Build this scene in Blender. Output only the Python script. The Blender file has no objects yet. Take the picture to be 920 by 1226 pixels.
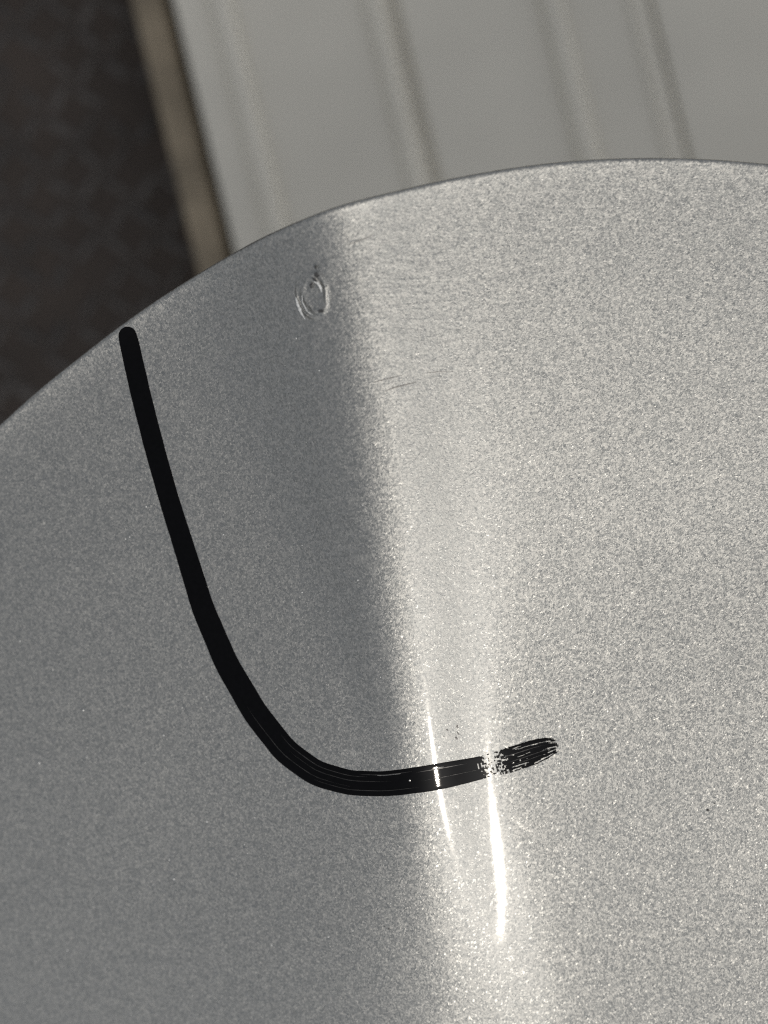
import bpy, math, random
import numpy as np
from mathutils import Vector, noise as mn

random.seed(4)
C = bpy.context.scene.collection
scene = bpy.context.scene
R = math.radians

# ------------------------------------------------------------------ camera
PX = 0.0002            # metres per photograph pixel on the plane z = 0
DIST = 0.32            # camera height above that plane
cam = bpy.data.cameras.new('camera'); camo = bpy.data.objects.new('camera', cam); C.objects.link(camo)
camo.location = (0, 0, DIST)
cam.sensor_fit = 'HORIZONTAL'; cam.sensor_width = 36
cam.lens = 36 * DIST / (920 * PX)
cam.clip_start = 0.01; cam.clip_end = 60
cam.dof.use_dof = True
cam.dof.focus_distance = DIST + 0.010
cam.dof.aperture_fstop = 8.0
cam.dof.aperture_blades = 0
scene.camera = camo

# ------------------------------------------------------------------ light
SUN_ELEV, SUN_AZ = R(50), R(-45)          # azimuth measured from +X towards +Y
Ldir = Vector((math.cos(SUN_ELEV)*math.cos(SUN_AZ), math.cos(SUN_ELEV)*math.sin(SUN_AZ), math.sin(SUN_ELEV)))
w = bpy.data.worlds.new('World'); scene.world = w; w.use_nodes = True
nt = w.node_tree
sky = nt.nodes.new('ShaderNodeTexSky'); sky.sky_type = 'NISHITA'; sky.sun_disc = False
sky.sun_elevation = SUN_ELEV
sky.sun_rotation = math.pi/2 - SUN_AZ
sky.dust_density = 2.0; sky.ozone_density = 1.0
bg = nt.nodes['Background']; bg.inputs['Strength'].default_value = 0.15
hs = nt.nodes.new('ShaderNodeHueSaturation'); hs.inputs['Saturation'].default_value = 0.22      # thin bright haze over the blue
nt.links.new(sky.outputs['Color'], hs.inputs['Color']); nt.links.new(hs.outputs['Color'], bg.inputs['Color'])
sd = bpy.data.lights.new('sun', 'SUN'); so = bpy.data.objects.new('sun', sd); C.objects.link(so)
sd.energy = 2.0; sd.angle = R(0.53); sd.color = (1.0, 0.915, 0.79)
so.rotation_euler = (-Ldir).to_track_quat('-Z', 'Y').to_euler()
so.location = Ldir * 2

scene.view_settings.view_transform = 'Standard'
scene.view_settings.look = 'None'
scene.view_settings.exposure = -0.37
scene.view_settings.gamma = 1.0
scene.view_settings.use_curve_mapping = False
scene.cycles.use_denoising = False
scene.cycles.max_bounces = 6
scene.cycles.sample_clamp_indirect = 4
scene.cycles.pixel_filter_type = 'BLACKMAN_HARRIS'
scene.cycles.filter_width = 1.15

# ------------------------------------------------------------------ node helpers
def material(name):
    m = bpy.data.materials.new(name); m.use_nodes = True
    t = m.node_tree
    return m, t, t.nodes['Principled BSDF']
def node(t, kind, **kw):
    n = t.nodes.new(kind)
    for k, v in kw.items():
        if k.startswith('i_'): n.inputs[k[2:].replace('_', ' ')].default_value = v
        else: setattr(n, k, v)
    return n
def math_node(t, op, a, b=None, clamp=False):
    n = t.nodes.new('ShaderNodeMath'); n.operation = op; n.use_clamp = clamp
    for i, v in enumerate((a, b)):
        if v is None: continue
        if isinstance(v, (int, float)): n.inputs[i].default_value = v
        else: t.links.new(v, n.inputs[i])
    return n.outputs[0]
def vmath(t, op, a, b=None, scale=None):
    n = t.nodes.new('ShaderNodeVectorMath'); n.operation = op
    for i, v in enumerate((a, b)):
        if v is None: continue
        if isinstance(v, tuple): n.inputs[i].default_value = v
        else: t.links.new(v, n.inputs[i])
    if scale is not None:
        if isinstance(scale, (int, float)): n.inputs['Scale'].default_value = scale
        else: t.links.new(scale, n.inputs['Scale'])
    return n.outputs[0]
def ramp(t, fac, stops):
    n = t.nodes.new('ShaderNodeValToRGB'); t.links.new(fac, n.inputs[0])
    e = n.color_ramp.elements
    while len(e) < len(stops): e.new(0.5)
    for s, (p, c) in zip(e, stops):
        s.position = p; s.color = c if len(c) == 4 else (*c, 1)
    return n.outputs[0]

# ------------------------------------------------------------------ materials
def silver_paint():
    m, t, b = material('silver_metallic_paint')
    L = t.links.new
    co = t.nodes.new('ShaderNodeTexCoord').outputs['Object']
    geo = t.nodes.new('ShaderNodeNewGeometry')
    # metal flakes: each cell has its own tilt
    def flakes(scale, amount):
        v = node(t, 'ShaderNodeTexVoronoi', i_Scale=scale, i_Randomness=1.0)
        wv = node(t, 'ShaderNodeTexNoise', i_Scale=scale*0.9, i_Detail=0.0)
        L(co, wv.inputs['Vector'])
        off = vmath(t, 'SCALE', vmath(t, 'SUBTRACT', wv.outputs['Color'], (0.5, 0.5, 0.5)), scale=1.2/scale)
        L(vmath(t, 'ADD', co, off), v.inputs['Vector'])
        return vmath(t, 'SCALE', vmath(t, 'SUBTRACT', v.outputs['Color'], (0.5, 0.5, 0.5)), scale=amount), v
    f1, v1 = flakes(2300.0, FLAKE1)
    f2, v2 = flakes(1450.0, FLAKE2)
    f3, v3 = flakes(5200.0, FLAKE1*0.8)
    # a few strongly tilted flakes
    sep = t.nodes.new('ShaderNodeSeparateColor'); L(v2.outputs['Color'], sep.inputs[0])
    dotm = math_node(t, 'LESS_THAN', v2.outputs['Distance'], 0.22)
    rare = math_node(t, 'MULTIPLY', math_node(t, 'GREATER_THAN', sep.outputs[2], 0.985), dotm)
    fr = vmath(t, 'SCALE', f2, scale=math_node(t, 'MULTIPLY', rare, 6.0))
    tot = vmath(t, 'ADD', vmath(t, 'ADD', f1, f2), vmath(t, 'ADD', f3, fr))
    # smoother orange peel under the lacquer
    nz = node(t, 'ShaderNodeTexNoise', i_Scale=1250.0, i_Detail=0.5, i_Distortion=1.6)
    L(co, nz.inputs['Vector'])
    bump = node(t, 'ShaderNodeBump', i_Strength=0.55, i_Distance=0.00016)
    L(nz.outputs['Fac'], bump.inputs['Height'])
    base_n = vmath(t, 'NORMALIZE', vmath(t, 'ADD', bump.outputs['Normal'], tot))
    L(base_n, b.inputs['Normal'])
    # polishing haze near the top of the fold: long faint waves
    mp = node(t, 'ShaderNodeMapping'); mp.inputs['Rotation'].default_value = (0, 0, R(-14)); mp.inputs['Scale'].default_value = (70, 330, 60)
    L(co, mp.inputs['Vector'])
    pn = node(t, 'ShaderNodeTexNoise', i_Scale=1.0, i_Detail=2.0, i_Distortion=1.5); L(mp.outputs[0], pn.inputs['Vector'])
    dist = node(t, 'ShaderNodeVectorMath', operation='DISTANCE'); L(co, dist.inputs[0]); dist.inputs[1].default_value = ((455-460)*PX, (613-330)*PX, 0)
    mask = math_node(t, 'SUBTRACT', 1.0, math_node(t, 'DIVIDE', dist.outputs['Value'], 0.042), clamp=True)
    pb = node(t, 'ShaderNodeBump', i_Distance=0.00045)
    L(math_node(t, 'MULTIPLY', mask, 0.5), pb.inputs['Strength']); L(pn.outputs['Fac'], pb.inputs['Height'])
    L(pb.outputs[0], bump.inputs['Normal'])
    # colour: silver, each flake slightly lighter or darker
    mixv = node(t, 'ShaderNodeSeparateColor'); L(v1.outputs['Color'], mixv.inputs[0])
    b_col = ramp(t, mixv.outputs[0], [(0, (0.272, 0.280, 0.274)), (1, (0.402, 0.400, 0.382))])
    L(b_col, b.inputs['Base Color'])
    b.inputs['Metallic'].default_value = 0.93
    # about one flake in seven is a flatter, brighter mirror
    s2 = node(t, 'ShaderNodeSeparateColor'); L(v2.outputs['Color'], s2.inputs[0])
    mr = node(t, 'ShaderNodeMapRange'); L(mixv.outputs[1], mr.inputs['Value'])
    mr.inputs['From Min'].default_value = 0.80; mr.inputs['From Max'].default_value = 0.92
    mr.inputs['To Min'].default_value = 0.585; mr.inputs['To Max'].default_value = 0.44
    L(mr.outputs[0], b.inputs['Roughness'])
    b.inputs['Coat Weight'].default_value = 1.0
    b.inputs['Coat Roughness'].default_value = 0.040
    b.inputs['Coat IOR'].default_value = 1.5
    # lacquer: tiny waviness only
    cn = node(t, 'ShaderNodeTexNoise', i_Scale=350.0, i_Detail=2.0); L(co, cn.inputs['Vector'])
    cb = node(t, 'ShaderNodeBump', i_Strength=0.25, i_Distance=0.00003); L(cn.outputs['Fac'], cb.inputs['Height'])
    L(cb.outputs[0], b.inputs['Coat Normal'])
    return m
FLAKE1, FLAKE2 = 0.18, 0.085

def simple(name, col, rough=0.5, metal=0.0, coat=0.0, noise_amt=0.0, scale=300.0, bump_d=0.0):
    m, t, b = material(name)
    b.inputs['Roughness'].default_value = rough; b.inputs['Metallic'].default_value = metal
    b.inputs['Coat Weight'].default_value = coat; b.inputs['Coat Roughness'].default_value = 0.08
    co = t.nodes.new('ShaderNodeTexCoord').outputs['Object']
    nz = node(t, 'ShaderNodeTexNoise', i_Scale=scale, i_Detail=4.0); t.links.new(co, nz.inputs['Vector'])
    lo = tuple(c*(1-noise_amt) for c in col); hi = tuple(min(1, c*(1+noise_amt)) for c in col)
    t.links.new(ramp(t, nz.outputs['Fac'], [(0.3, lo), (0.7, hi)]), b.inputs['Base Color'])
    if bump_d:
        bp = node(t, 'ShaderNodeBump', i_Strength=0.6, i_Distance=bump_d); t.links.new(nz.outputs['Fac'], bp.inputs['Height'])
        t.links.new(bp.outputs[0], b.inputs['Normal'])
    return m
M_paint = silver_paint()
M_inner = simple('dark_inner_plastic', (0.03, 0.03, 0.032), 0.6, noise_amt=0.2)
M_rim = simple('grey_primered_edge', (0.10, 0.10, 0.105), 0.5, metal=0.3, noise_amt=0.2)
M_ink = simple('black_marker_ink', (0.0016, 0.0016, 0.002), 0.045, coat=0.0, noise_amt=0.3, scale=900, bump_d=0.000006)
M_ink.node_tree.nodes['Principled BSDF'].inputs['IOR'].default_value = 1.22
M_mark = simple('dark_scuff', (0.05, 0.05, 0.05), 0.5, noise_amt=0.5, scale=2000)
M_scratch = simple('dull_scratch', (0.16, 0.155, 0.15), 0.55, metal=0.4, noise_amt=0.4, scale=1500)
M_board = simple('white_painted_cladding', (0.74, 0.70, 0.60), 0.45, noise_amt=0.05, scale=14, bump_d=0.0002)
M_wood = simple('tan_wood', (0.30, 0.245, 0.17), 0.7, noise_amt=0.3, scale=40, bump_d=0.0004)
M_floor = simple('dark_rubber_floor', (0.058, 0.044, 0.034), 0.75, noise_amt=0.35, scale=9, bump_d=0.0006)
M_tread = simple('worn_tread', (0.07, 0.062, 0.055), 0.65, noise_amt=0.4, scale=25, bump_d=0.0003)

# ------------------------------------------------------------------ object helpers
def mesh_obj(name, verts, faces, mat, parent=None, smooth=True, loc=None, rot=0.0):
    me = bpy.data.meshes.new(name)
    verts = np.asarray(verts, dtype=np.float64)
    me.from_pydata(verts.tolist(), [], [tuple(f) for f in faces]); me.update()
    if smooth: me.polygons.foreach_set('use_smooth', np.ones(len(me.polygons), dtype=bool))
    me.materials.append(mat)
    o = bpy.data.objects.new(name, me); C.objects.link(o)
    if parent: o.parent = parent
    if loc is not None: o.location = loc
    o.rotation_euler[2] = rot
    return o
def thing(name, label, cat, loc=(0, 0, 0), rot=0.0):
    o = bpy.data.objects.new(name, None); C.objects.link(o)
    o.location = loc; o.rotation_euler[2] = rot; o.empty_display_size = 0.05
    o['label'] = label; o['category'] = cat
    return o
def bevel_box(x0, x1, y0, y1, z0, z1, r):
    """long box with softened top edges"""
    xs = [(x0, z0), (x0, z1-r), (x0+r*0.3, z1-r*0.3), (x0+r, z1), (x1-r, z1), (x1-r*0.3, z1-r*0.3), (x1, z1-r), (x1, z0)]
    n = len(xs)
    v = [(x, y0, z) for x, z in xs] + [(x, y1, z) for x, z in xs]
    f = [(i, i+1, n+i+1, n+i) for i in range(n-1)] + [(n-1, 0, n, 2*n-1), tuple(range(n-1, -1, -1)), tuple(range(n, 2*n))]
    return v, f

# ------------------------------------------------------------------ the form of the panel
def smooth_table(xs, pts, sig):
    v = np.interp(xs, [p[0] for p in pts], [p[1] for p in pts])
    dx = xs[1]-xs[0]; k = int(4*sig/dx)
    g = np.exp(-0.5*(np.arange(-k, k+1)*dx/sig)**2); g /= g.sum()
    return np.convolve(np.pad(v, k, mode='edge'), g, mode='valid')
# facing of the skin across the fold (mm from the fold line -> sideways lean of the normal)
WT = np.arange(-400.0, 800.0, 0.25)
LEAN = smooth_table(WT, [(-400, -0.40), (-130, -0.27), (-75, -0.235), (-45, -0.25), (-28, -0.30), (-18, -0.32), (-10, -0.26), (-6, -0.13), (-2, 0.06), (1.0, 0.228),
                         (5, 0.243), (9, 0.24), (13.5, 0.215), (17, 0.15), (22, 0.08), (38, 0.02), (60, -0.02), (110, -0.05), (200, 0.0), (420, 0.12), (800, 0.3)], 1.6)
def running(v):
    f = -np.concatenate([[0], np.cumsum((v[1:]+v[:-1])*0.5*0.25)])
    return f - np.interp(0.0, WT, f)
FN, FP = running(np.clip(LEAN, None, 0)), running(np.clip(LEAN, 0, None))
YT = np.arange(-900.0, 600.0, 0.5)
GP = smooth_table(YT, [(-900, 0.6), (-300, 0.2), (-150, 0.19), (-100, 0.183), (-75, 0.181), (-50, 0.189), (0, 0.19), (50, 0.20), (90, 0.21), (300, -0.1)], 12)
GT = np.concatenate([[0], np.cumsum((GP[1:]+GP[:-1])*0.5*0.5)]); GT -= np.interp(0.0, YT, GT)
YR = np.arange(-900.0, 600.0, 1.0)
def pxy(Y): return (613-Y)*PX*1000
RIDGE = smooth_table(YR, sorted([(pxy(Y), (X-460)*0.2) for Y, X in [(-400, 330), (250, 417), (450, 452), (600, 474), (800, 497), (950, 515), (1050, 532), (1226, 562), (1700, 650), (3000, 800)]]), 8)
WIDE = smooth_table(YR, sorted([(pxy(Y), v) for Y, v in [(-400, 1.0), (300, 1.05), (600, 1.25), (800, 1.35), (950, 1.4), (1100, 1.9), (1226, 2.6), (1700, 3.0)]]), 10)
UT = np.arange(-5, 5.001, 0.02)
ET = np.cumsum(np.exp(-UT**2))*0.02; ET -= ET[-1]
def along(vals):
    return smooth_table(YR, sorted([(pxy(Y), v) for Y, v in vals]), 8)
HC = along([(-400, -24), (300, -24), (450, -22), (600, -18), (800, -12), (950, -9), (1700, -9)])      # shallow hollow beside the fold
HS = along([(-400, 17), (300, 17), (450, 15), (600, 11), (800, 6.5), (950, 5), (1700, 5)])
HA = along([(-400, .25), (300, .36), (600, .38), (800, .32), (950, .12), (1100, .06), (1700, 0)])
FADE = along([(-400, 1), (1110, 1), (1170, .9), (1240, .68), (1400, .5), (1700, .3)])
CROWN = along([(-400, .012), (600, .015), (780, .06), (880, .08), (1120, .085), (1250, .06), (1700, .02)])
E0 = np.interp(-7.3/3.2, UT, ET)
WIDER = along([(-400, 1.6), (640, 1.55), (860, 1.08), (960, 1.05), (1080, 1.2), (1226, 1.4), (1700, 2)])
def base_height(x, y):
    """x, y, result in metres (numpy arrays)"""
    X, Y = np.asarray(x)*1000, np.asarray(y)*1000
    wv = X - np.interp(Y, YR, RIDGE); b = np.interp(Y, YR, WIDE)
    b = np.where(wv < 0, b, np.interp(Y, YR, WIDER))
    w7 = wv/np.interp(Y, YR, WIDER)
    hollow = np.interp(Y, YR, HA)*np.interp(Y, YR, HS)*np.interp((wv-np.interp(Y, YR, HC))/np.interp(Y, YR, HS), UT, ET)
    crown = -np.interp(Y, YR, CROWN)*3.2*(np.interp((w7-7.3)/3.2, UT, ET)-E0)
    st = np.clip((wv-0)/20, 0, 1); st = st*st*(3-2*st)
    twist = -0.028*st*34*np.tanh((Y+84)/34)
    wq = np.clip(wv-18, 0, 150); side = -0.001*Y*wq*wq/(wq+10)
    return (np.interp(wv/b, WT, FN)*b + np.interp(wv/b, WT, FP)*b*np.interp(Y, YR, FADE) + np.interp(Y, YT, GT) + hollow + twist + crown + side)*0.001

# outline of the panel, in photograph pixels where it is in view
OUT = [(-90, 600), (0, 515), (50, 470), (100, 430), (140, 399), (200, 357), (260, 320), (310, 292), (370, 265), (430, 244), (520, 222), (600, 207), (680, 197),
       (760, 193), (840, 194), (920, 200), (1010, 208), (1150, 203), (1330, 110), (1480, -60), (1800, -300), (2400, -420), (3000, -200), (3250, 600), (3050, 1250), (2700, 1480),  # out-of-view sweep at upper right is made up to shade the board behind
       (2200, 1560), (1500, 1600), (900, 1600), (400, 1590), (60, 1540), (-130, 1400), (-210, 1180), (-215, 940), (-170, 740)]
def to_world(px, py, lift=0.0):
    """the point of the panel's skin that the photograph shows at this pixel"""
    x, y, z = (px-460)*PX, (613-py)*PX, 0.0
    for _ in range(6):
        z = float(base_height(x, y)) + lift
        k = (DIST-z)/DIST
        x, y = (px-460)*PX*k, (613-py)*PX*k
    return np.array([x, y, z])
ctrl = np.array([to_world(*p)[:2] for p in OUT])
def closed_spline(P, n_per):
    out = []
    N = len(P)
    for i in range(N):
        p0, p1, p2, p3 = P[i-1], P[i], P[(i+1) % N], P[(i+2) % N]
        # centripetal Catmull-Rom
        t0 = 0; t1 = t0+np.linalg.norm(p1-p0)**.5; t2 = t1+np.linalg.norm(p2-p1)**.5; t3 = t2+np.linalg.norm(p3-p2)**.5
        for t in np.linspace(t1, t2, n_per, endpoint=False):
            A1 = (t1-t)/(t1-t0)*p0+(t-t0)/(t1-t0)*p1; A2 = (t2-t)/(t2-t1)*p1+(t-t1)/(t2-t1)*p2; A3 = (t3-t)/(t3-t2)*p2+(t-t2)/(t3-t2)*p3
            B1 = (t2-t)/(t2-t0)*A1+(t-t0)/(t2-t0)*A2; B2 = (t3-t)/(t3-t1)*A2+(t-t1)/(t3-t1)*A3
            out.append((t2-t)/(t2-t1)*B1+(t-t1)/(t2-t1)*B2)
    return np.array(out)
dense = closed_spline(ctrl, 60)
CEN = to_world(760, 900)[:2]
ang = np.unwrap(np.arctan2(dense[:, 1]-CEN[1], dense[:, 0]-CEN[0]))
rad = np.linalg.norm(dense-CEN, axis=1)
if ang[-1] < ang[0]: ang, rad = ang[::-1], rad[::-1]
NA, NR = 1100, 400
th = np.linspace(ang[0], ang[0]+2*math.pi, NA, endpoint=False)
ang3 = np.concatenate([ang-2*math.pi, ang, ang+2*math.pi]); rad3 = np.tile(rad, 3)
RADII = np.interp(th, ang3, rad3)
k = np.ones(9)/9
RADII = np.convolve(np.concatenate([RADII[-4:], RADII, RADII[:4]]), k, mode='valid')
def edge_distance(x, y):
    a = np.arctan2(y-CEN[1], x-CEN[0]); r = np.hypot(x-CEN[0], y-CEN[1])
    base = th[0]; aa = (a-base) % (2*math.pi)+base
    Rr = np.interp(aa, np.append(th, th[0]+2*math.pi), np.append(RADII, RADII[0]))
    # slant of the outline against the radius
    e = 0.01
    Rp = np.interp((aa+e-base) % (2*math.pi)+base, np.append(th, th[0]+2*math.pi), np.append(RADII, RADII[0]))
    sl = np.arctan2((Rp-Rr)/e, Rr)
    return np.maximum(Rr-r, 0)*np.cos(sl)
def height(x, y):
    d = edge_distance(x, y)
    k_ = np.clip((0.02-x)/0.05, 0.3, 1.0)
    bead = 0.0011*k_*np.exp(-d/0.0042)                   # the skin swells into a soft bead along its edge
    return base_height(x, y) + bead
def skin(px, py, lift=0.00006):
    p = to_world(px, py); x, y = p[0], p[1]
    for _ in range(5):
        z = float(height(x, y)); kk = (DIST-z)/DIST
        x, y = (px-460)*PX*kk, (613-py)*PX*kk
    return (x, y, float(height(x, y))+lift)

panel = thing('car_body_panel', 'silver metallic car body panel with curved rim, black marker line and two sun streaks', 'body panel')

# painted skin: rings from the middle out, then the turned-down rim and the flange behind it
s = 1-(1-np.linspace(0.004, 1, NR))**1.0
cosT, sinT = np.cos(th), np.sin(th)
rings = []
for si in s:
    rr = RADII*si
    x = CEN[0]+rr*cosT; y = CEN[1]+rr*sinT
    rings.append(np.stack([x, y, height(x, y)], 1))
def outset(ring, out, down):
    c = np.roll(ring[:, :2], -1, 0)-np.roll(ring[:, :2], 1, 0)
    n = np.stack([c[:, 1], -c[:, 0]], 1); n /= np.linalg.norm(n, axis=1)[:, None]
    r = ring.copy(); r[:, :2] += n*out; r[:, 2] -= down
    return r
edge = rings[-1]
for a in range(1, 7):
    f = a/6*math.pi/2
    rings.append(outset(edge, 0.0010*math.sin(f), 0.0011*(1-math.cos(f))))
skin_rings = rings; rings = [rings[-1]]
rings.append(outset(edge, 0.0010, 0.009))
rings.append(outset(edge, -0.0012, 0.0092))
rings.append(outset(edge, -0.0014, 0.0034))
rim_rings = rings; rings = skin_rings
V = np.concatenate(rings); n_r = len(rings)
i = np.arange(NA); j = (i+1) % NA
F = np.concatenate([np.stack([q*NA+i, q*NA+NA+i, q*NA+NA+j, q*NA+j], 1) for q in range(n_r-1)])
cv = len(V)
V = np.vstack([V, [CEN[0], CEN[1], float(height(np.array(CEN[0]), np.array(CEN[1])))]])
def fast_mesh(name, V, quads, tris, mat, parent):
    me = bpy.data.meshes.new(name)
    me.vertices.add(len(V)); me.vertices.foreach_set('co', V.astype(np.float32).ravel())
    loops = np.concatenate([quads.ravel(), tris.ravel()]).astype(np.int32)
    me.loops.add(len(loops)); me.loops.foreach_set('vertex_index', loops)
    npo = len(quads)+len(tris)
    me.polygons.add(npo)
    st = np.concatenate([np.arange(len(quads))*4, len(quads)*4+np.arange(len(tris))*3]).astype(np.int32)
    me.polygons.foreach_set('loop_start', st)
    me.update(calc_edges=True); me.validate()
    me.polygons.foreach_set('use_smooth', np.ones(npo, dtype=bool))
    me.materials.append(mat)
    o = bpy.data.objects.new(name, me); C.objects.link(o); o.parent = parent
    return o
T = np.stack([np.full(NA, cv), i, j], 1)
fast_mesh('painted_skin', V, F, T, M_paint, panel)

Vr = np.concatenate(rim_rings)
Fr = np.concatenate([np.stack([q*NA+i, q*NA+NA+i, q*NA+NA+j, q*NA+j], 1) for q in range(len(rim_rings)-1)])
rim = fast_mesh('rim_edge', Vr, Fr, np.zeros((0, 3), int), M_rim, panel)

# plain dark back of the panel
sb = np.linspace(0.02, 1, 40)
rb = []
e_in = outset(edge, -0.0016, 0)
for si in sb:
    x = CEN[0]+(e_in[:, 0]-CEN[0])*si; y = CEN[1]+(e_in[:, 1]-CEN[1])*si
    rb.append(np.stack([x, y, height(x, y)-0.0034], 1)[::5])
Vb = np.concatenate(rb); nb = NA//5; i2 = np.arange(nb); j2 = (i2+1) % nb
Fb = np.concatenate([np.stack([q*nb+i2, q*nb+j2, q*nb+nb+j2, q*nb+nb+i2], 1) for q in range(len(rb)-1)])
fast_mesh('back_face', Vb, Fb, np.zeros((0, 3), int), M_inner, panel)

# ------------------------------------------------------------------ marker line
MK = [  # centre x, centre y, width across, in photograph pixels
    (150, 391, 18), (153, 402, 23), (158, 425, 23.5), (170, 478, 24), (186, 540, 24), (203, 600, 24), (222, 660, 25), (243, 728, 27), (271, 794, 28.5),
    (306, 854, 30), (342, 900, 30.5), (378, 926, 30.5), (418, 937.5, 30), (460, 939, 30), (490, 935.5, 31), (520, 931, 31.5), (550, 925, 30), (578, 919, 27), (597, 914, 29),
    (620, 907, 31), (643, 899, 28), (657, 895, 24), (668, 893, 16)]
mk = np.array(MK, float)
seg = np.concatenate([[0], np.cumsum(np.hypot(*np.diff(mk[:, :2], axis=0).T))])
NL = 640
tt = np.linspace(0, seg[-1], NL)
def pchip(t, x, y):
    # smooth monotone-ish interpolation through many small steps
    v = np.interp(t, x, y); kk = 15
    pad = np.concatenate([2*v[0]-v[kk:0:-1], v, 2*v[-1]-v[-2:-kk-2:-1]])
    g = np.hanning(2*kk+1); g /= g.sum()
    return np.convolve(pad, g, mode='valid')
cx, cy, cw = pchip(tt, seg, mk[:, 0]), pchip(tt, seg, mk[:, 1]), pchip(tt, seg, mk[:, 2])
tx, ty = np.gradient(cx), np.gradient(cy); ln = np.hypot(tx, ty); nx, ny = -ty/ln, tx/ln   # normal in pixel space
NW = 44
verts, alive = [], {}
for a in range(NL):
    t = tt[a]/seg[-1]
    rough = 0.35+2.2*max(0, (cx[a]-560)/100) if cy[a] > 870 else 0.35
    for b in range(NW+1):
        v = b/NW*2-1
        half = cw[a]*0.5
        wob = mn.noise(Vector((tt[a]*0.06, 7.3*np.sign(v) if abs(v) > .01 else 0, 0)))*rough+mn.noise(Vector((tt[a]*0.5, 3.3*np.sign(v), 0)))*rough*0.5
        # rounded start, frayed end
        start = min(1, math.sqrt(max(0, 1-((9-tt[a])/9)**2))) if tt[a] < 9 else 1
        off = v*(half*start+wob*0.6)
        px, py = cx[a]+nx[a]*off, cy[a]+ny[a]*off
        groove = 0.5+0.5*mn.noise(Vector((tt[a]*0.012, v*7.0, 1.0)))
        thick = 0.00006+(0.000008+0.00003*math.exp(-((cx[a]-430)/70)**2)*(cy[a] > 860))*groove*(1-abs(v)**6)-0.00004*abs(v)**10
        verts.append(skin(px, py, thick))
def gone(a, v):
    """bare paint between the dry strands"""
    x = cx[a]; T_ = tt[a]
    if cy[a] < 870: return False
    if x > 664 and mn.noise(Vector((v*6.0, 5.0, T_*0.05))) > -0.45+(672-x)*0.07: return True
    if x > 596:
        strand = mn.noise(Vector((T_*0.035, v*7.5, 3.0)))
        if strand > 0.42-0.0*v and x > 604: return True
        if x > 655 and strand > 0.12: return True
    if 566 < x < 632:
        f = math.exp(-((x-588)/13)**2)+0.35*max(0, 1-abs(x-603)/30)
        if mn.noise(Vector((T_*0.42, v*4.6, 9.0))) > 0.62-0.72*f: return True
    if 430 < x < 560 and abs(v+0.66) < 0.025 and mn.noise(Vector((T_*0.03, 1.0, 2.0))) > 0.1: return True
    return False
faces = []
for a in range(NL-1):
    for b in range(NW):
        v = (b+0.5)/NW*2-1
        if gone(a, v): continue
        p = a*(NW+1)+b
        faces.append((p, p+1, p+NW+2, p+NW+1))
used = sorted({q for f in faces for q in f}); remap = {q: n for n, q in enumerate(used)}
verts = np.array(verts)[used]; faces = [tuple(remap[q] for q in f) for f in faces]
ink = mesh_obj('marker_line', verts, faces, M_ink, panel)
ink['label'] = 'thick glossy black marker stroke curving down and ending frayed at the right'

# ------------------------------------------------------------------ chip, dents, scratches, specks
def patch(name, cxp, cyp, rx, ry, rot, fn, mat, n=70, parent=panel):
    """small piece lying on the skin; fn(u, v) gives height in metres above the skin or None"""
    ca, sa = math.cos(rot), math.sin(rot)
    vs, idx = [], {}
    for iy in range(n+1):
        for ix in range(n+1):
            u, v = ix/n*2-1, iy/n*2-1
            h = fn(u, v)
            if h is None: continue
            px = cxp+(u*rx*ca-v*ry*sa); py = cyp+(u*rx*sa+v*ry*ca)
            idx[(ix, iy)] = len(vs); vs.append(skin(px, py, h))
    fs = []
    for iy in range(n):
        for ix in range(n):
            q = [(ix, iy), (ix, iy+1), (ix+1, iy+1), (ix+1, iy)]
            if all(z in idx for z in q): fs.append(tuple(idx[z] for z in q))
    return mesh_obj(name, vs, fs, mat, parent)

def dent(u, v):
    r = math.hypot(u, v)
    if r > 1: return None
    ang_ = math.atan2(v, u)
    r1 = math.hypot((u-0.12)/0.62, (v+0.05)/0.70)
    wob = 1+0.09*math.sin(3*ang_+1)+0.05*mn.noise(Vector((ang_*2, 1, 4)))
    arc = lambda c, p: max(0.0, 0.5+0.5*math.cos(ang_-c))**p
    rim = math.exp(-((r1*wob-1.0)/0.17)**2)*0.00042*(0.25+0.7*arc(2.3, 2)+0.8*arc(-0.5, 3))
    left = math.exp(-((math.hypot((u+0.02)/0.86, v/0.88)-1.0)/0.07)**2)*0.00065*max(0, math.cos(ang_-2.6))**3
    inner = 0.00035*math.exp(-((math.hypot((u-0.16)/0.30, (v+0.10)/0.45)-1)/0.25)**2)*arc(-1.1, 3)
    swell = 0.00030*max(0.0, 1-r**2)**0.8 - 0.00032*math.exp(-((r1/0.75)**4))
    inner += max(swell, 0.0)+0.00003*mn.noise(Vector((u*4, v*4, 2)))
    fade = min(1, (1-r)*12)
    return 0.000004+(rim+left+inner)*fade
M_chip = M_paint.copy(); M_chip.name = 'chipped_silver_lacquer'
bs = M_chip.node_tree.nodes['Principled BSDF']
bs.inputs['Coat Weight'].default_value = 1.0
chip = patch('impact_chip', 375, 353, 22, 32, R(-12), dent, M_chip, 110)
chip['label'] = 'oval chip with raised lacquer rims near the top of the fold'

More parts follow.
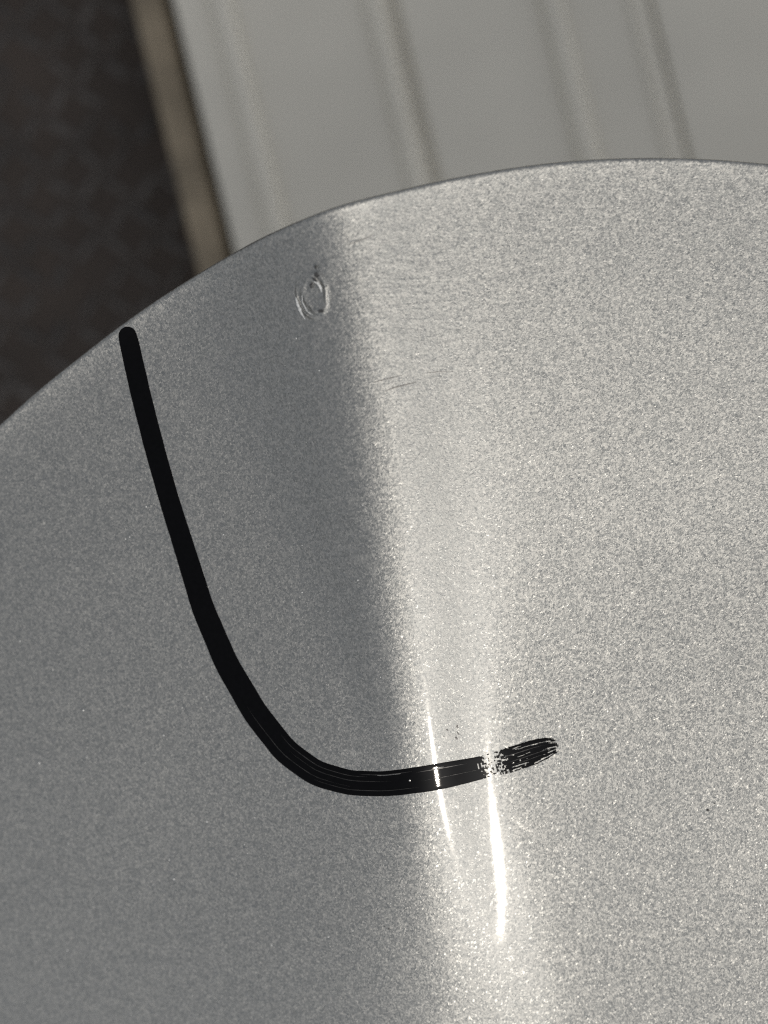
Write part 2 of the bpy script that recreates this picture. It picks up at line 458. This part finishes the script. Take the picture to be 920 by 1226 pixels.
def blob(name, cxp, cyp, r, seed, mat, stretch=1.0, rot=0.0, h=0.00006, parent=panel, lift=0.00014):
    N = 22
    vs = [skin(cxp, cyp, h+lift+0.00006)]
    for a in range(N):
        q = a/N*2*math.pi
        rr = r*(0.75+0.6*mn.noise(Vector((math.cos(q)*1.3+seed, math.sin(q)*1.3, seed*0.7))))
        x, y = rr*math.cos(q)*stretch, rr*math.sin(q)
        vs.append(skin(cxp+x*math.cos(rot)-y*math.sin(rot), cyp+x*math.sin(rot)+y*math.cos(rot), h+lift))
    fs = [(0, 1+(a+1) % N, 1+a) for a in range(N)]
    return mesh_obj(name, vs, fs, mat, parent)
for n_, (x, y, r, st, ro) in enumerate([(380, 330, 3.2, 1.6, 1.2), (377, 336, 2.6, 1.6, 1.0), (373, 342, 2.3, 2.0, 1.5), (378, 320, 1.7, 1.6, 1.6), (384, 373, 3.0, 1.5, -0.2), (391, 343, 1.2, 1, 0)]):
    blob('dirt_fleck', x, y, r, n_*2.1+0.4, M_mark, st, ro, lift=0.0006)
for n_, (x, y, r, st, ro) in enumerate([(548, 870, 1.4, 2.2, 1.4), (549, 878, 1.2, 2.5, 1.2), (547, 884, 1.6, 1.6, .3), (536, 874, 1.0, 2.0, .6), (532, 882, .8, 1.5, 0),
                                        (848, 970, 1.8, 1.3, .3), (856, 962, .8, 1, 0), (466, 1112, 1.2, 1.2, 0), (461, 1110, .8, 1, 0), (668, 893, 1.2, 1, 0), (70, 391, 1.0, 1, 0),
                                        (905, 640, .8, 1.2, 0), (734, 757, .9, 1, 0)]):
    if x < 100: continue      # nothing beside the rim
    blob('paint_speck', x, y, r*(1 if x > 600 else 0.8), n_*3.7+9.4, M_mark if x > 600 else M_scratch, st, ro)

def scratch(pts, wpx, mat=M_scratch, name='scratch', lift=0.00003):
    P = np.array(pts, float); N = 60
    t = np.linspace(0, len(P)-1, N)
    X = np.interp(t, range(len(P)), P[:, 0]); Y = np.interp(t, range(len(P)), P[:, 1])
    gx, gy = np.gradient(X), np.gradient(Y); l = np.hypot(gx, gy)
    vs = []
    for a in range(N):
        taper = math.sin(math.pi*min(max(a/(N-1), 0.02), 0.98))**0.6*(0.8+0.5*mn.noise(Vector((a*0.25, P[0, 0], 0))))
        ox, oy = -gy[a]/l[a]*wpx*taper*0.5, gx[a]/l[a]*wpx*taper*0.5
        vs += [skin(X[a]+ox, Y[a]+oy, lift), skin(X[a], Y[a], lift+0.00002), skin(X[a]-ox, Y[a]-oy, lift)]
    fs = []
    for a in range(N-1):
        p = a*3
        fs += [(p, p+3, p+4, p+1), (p+1, p+4, p+5, p+2)]
    return mesh_obj(name, vs, fs, mat, panel)
scratch([(446, 458), (458, 455), (470, 452), (482, 449)], 1.5)
scratch([(460, 469), (472, 464), (484, 461), (500, 457)], 1.9)
scratch([(416, 293), (428, 289), (440, 284), (448, 280)], 1.4)
scratch([(505, 447), (525, 445), (545, 445)], 0.9)

M_pale = simple('pale_glint', (0.80, 0.81, 0.78), 0.35, metal=0.3, coat=0.6, noise_amt=0.25, scale=1800)  # pale colour standing in for glints and sparkle
M_sheen = simple('grey_ink_sheen', (0.022, 0.021, 0.020), 0.3, noise_amt=0.6, scale=700)
for pts, w_ in [([(354.5, 356), (357, 365), (361, 375), (366, 383)], 3.2), ([(375.5, 337.5), (380.5, 339.5), (384, 344), (385.5, 351)], 3.2),
                ([(393.5, 352), (394.2, 361), (392.5, 369)], 1.1), ([(362, 352), (362.5, 362), (368, 373), (375, 378)], 1.3)]:
    scratch(pts, w_, M_pale, 'chip_glint', 0.00075)  # pale crescents paint the bright glints on the chip
for a0, a1, v_, w_ in [(330, 440, -0.55, 1.0), (345, 470, -0.18, 0.8), (300, 420, 0.30, 0.8), (380, 500, 0.55, 0.9), (500, 560, -0.60, 1.3), (505, 575, 0.10, 0.7), (430, 495, -0.72, 1.1), (600, 655, -0.35, 0.9), (606, 660, 0.15, 0.9), (612, 652, 0.45, 0.7)]:
    i0, i1 = [int(np.argmin(np.abs(cx-q)+(cy < 780)*900)) for q in (a0, a1)]
    ks = np.linspace(i0, i1, 14).astype(int)
    scratch([(cx[k_]+nx[k_]*v_*cw[k_]/2, cy[k_]+ny[k_]*v_*cw[k_]/2) for k_ in ks], w_, M_sheen, 'ink_sheen_strand', 0.00013)  # grey lines paint a faint sheen along the ink
# pale dots painted in for flake sparkle on the shaded side
dv, df = [], []
rnd = random.Random(11)
for _ in range(75):
    X_, Y_ = rnd.uniform(10, 470), rnd.uniform(380, 1215)
    p = np.array(skin(X_, Y_, 0.00003)); r_ = rnd.uniform(0.00009, 0.00022)*(0.7+0.6*rnd.random())
    if float(edge_distance(p[0], p[1])) < 0.002 or np.min(np.hypot(cx-X_, cy-Y_)) < 18: continue
    b0 = len(dv)
    q_ = rnd.uniform(0, 6)
    for a in range(6):
        e_ = r_*rnd.uniform(0.7, 1.15)
        x_, y_ = p[0]+e_*math.cos(q_+a*1.047), p[1]+e_*math.sin(q_+a*1.047)
        dv.append((x_, y_, float(height(x_, y_))+0.00003))
    dv.append((p[0], p[1], p[2]+r_*0.6))
    df += [(b0+a, b0+(a+1) % 6, b0+6) for a in range(6)]
sparkle_dots = mesh_obj('sparkle_dots', dv, df, M_pale, panel); sparkle_dots['kind'] = 'stuff'
# pale dot painted as a specular glint where a second marker pass begins
blob('ink_glint', 491, 934.5, 1.1, 3.3, M_pale, 1.0, 0, lift=0.0001)

# ------------------------------------------------------------------ behind the panel
BZ = -0.40                                   # top of the white cladding
KB = (DIST-BZ)/DIST
dirv = np.array([0.240, -0.971]); rotz = math.atan2(0.240, 0.971)   # local +Y points up the picture
def back_point(px, py, z=BZ):
    kk = (DIST-z)/DIST
    return ((px-460)*PX*kk, (613-py)*PX*kk, z)
org = back_point(207, 0)
# local frame: x to the right across the ribs, y up along them
board = thing('ribbed_cladding_board', 'large white ribbed cladding board lying in the shade behind the silver panel', 'cladding board', (org[0], org[1], 0), rotz)
mm = PX*KB*0.971
edges_px = [0, 262, 572, 890, 1210, 1530]
Y0, Y1 = -0.55, 0.50
for q in range(len(edges_px)-1):
    g0, g1 = (0, .0027, .0009, .0024, .002)[q], (.0027, .0009, .0024, .002, .002)[q]
    a, b = edges_px[q]*mm+g0, edges_px[q+1]*mm-g1
    v, f = bevel_box(a, b, Y0, Y1, BZ-0.004, BZ, 0.0022)
    mesh_obj('panel_strip', v, f, M_board, board, smooth=False)
v, f = bevel_box(0.004, edges_px[-1]*mm-0.004, Y0+0.004, Y1-0.004, BZ-0.020, BZ-0.0045, 0.001)
mesh_obj('backing_sheet', v, f, M_board, board, smooth=False)
for px_, w_ in [(57, 14), (238, 11), (452, 14), (548, 5), (760, 12), (866, 10), (1040, 12), (1330, 12)]:
    c_, h_ = px_*mm, w_*mm
    prof = [(c_+h_*math.cos(math.pi*(1-k_/8)), BZ+0.0001+0.8*h_*math.sin(math.pi*k_/8)) for k_ in range(9)]
    n_ = len(prof)
    v = [(x, Y0+0.002, z) for x, z in prof]+[(x, Y1-0.002, z) for x, z in prof]
    f = [(k_, k_+1, n_+k_+1, n_+k_) for k_ in range(n_-1)]+[(n_-1, 0, n_, 2*n_-1), tuple(range(n_-1, -1, -1)), tuple(range(n_, 2*n_))]
    mesh_obj('rib', v, f, M_board, board)

FZ = BZ-0.05
bz2 = BZ-0.012
o2 = back_point(173, 0, bz2)
v, f = bevel_box(-0.0070, 0.0112, -0.6, 0.5, FZ+0.001, bz2, 0.003)
batten = mesh_obj('wooden_batten', v, f, M_wood, None, False, (o2[0], o2[1], 0), rotz)
batten['label'] = 'narrow tan wooden batten running along the left edge of the white ribbed board'; batten['category'] = 'batten'

# floor and its raised tread
fl = mesh_obj('floor', [(-4, -4, FZ), (4, -4, FZ), (4, 4, FZ), (-4, 4, FZ)], [(0, 1, 2, 3)], M_floor, None, False)
fl['kind'] = 'structure'; fl['label'] = 'dark brown patterned floor seen out of focus at upper left'
tv, tf = [], []
st = 0.034
for gx_ in range(-26, 4):
    for gy_ in range(-4, 26):
        x, y = gx_*st*0.5+0.0, gy_*st*0.5
        a = R(58) if (gx_+gy_) % 2 else R(-32)
        if y > 0.62 or x < -0.5: continue
        if random.random() < 0.12: continue                       # worn away
        a += random.uniform(-0.12, 0.12); x += random.uniform(-.001, .001)
        L_, W_ = random.uniform(0.009, 0.0135), random.uniform(0.0026, 0.0040)
        base = len(tv); N = 10
        for lvl, (sc, z) in enumerate([(1, FZ+0.0002), (0.62, FZ+0.0018)]):
            for q in range(N):
                t = q/N*2*math.pi
                u, v_ = L_*sc*math.cos(t), W_*sc*math.sin(t)*(1-0.3*abs(math.cos(t)))
                tv.append((x+u*math.cos(a)-v_*math.sin(a), y+u*math.sin(a)+v_*math.cos(a), z))
        for q in range(N): tf.append((base+q, base+(q+1) % N, base+N+(q+1) % N, base+N+q))
        tf.append(tuple(base+N+q for q in range(N)))
tr = mesh_obj('raised_tread', tv, tf, M_tread, fl); tr['kind'] = 'stuff'
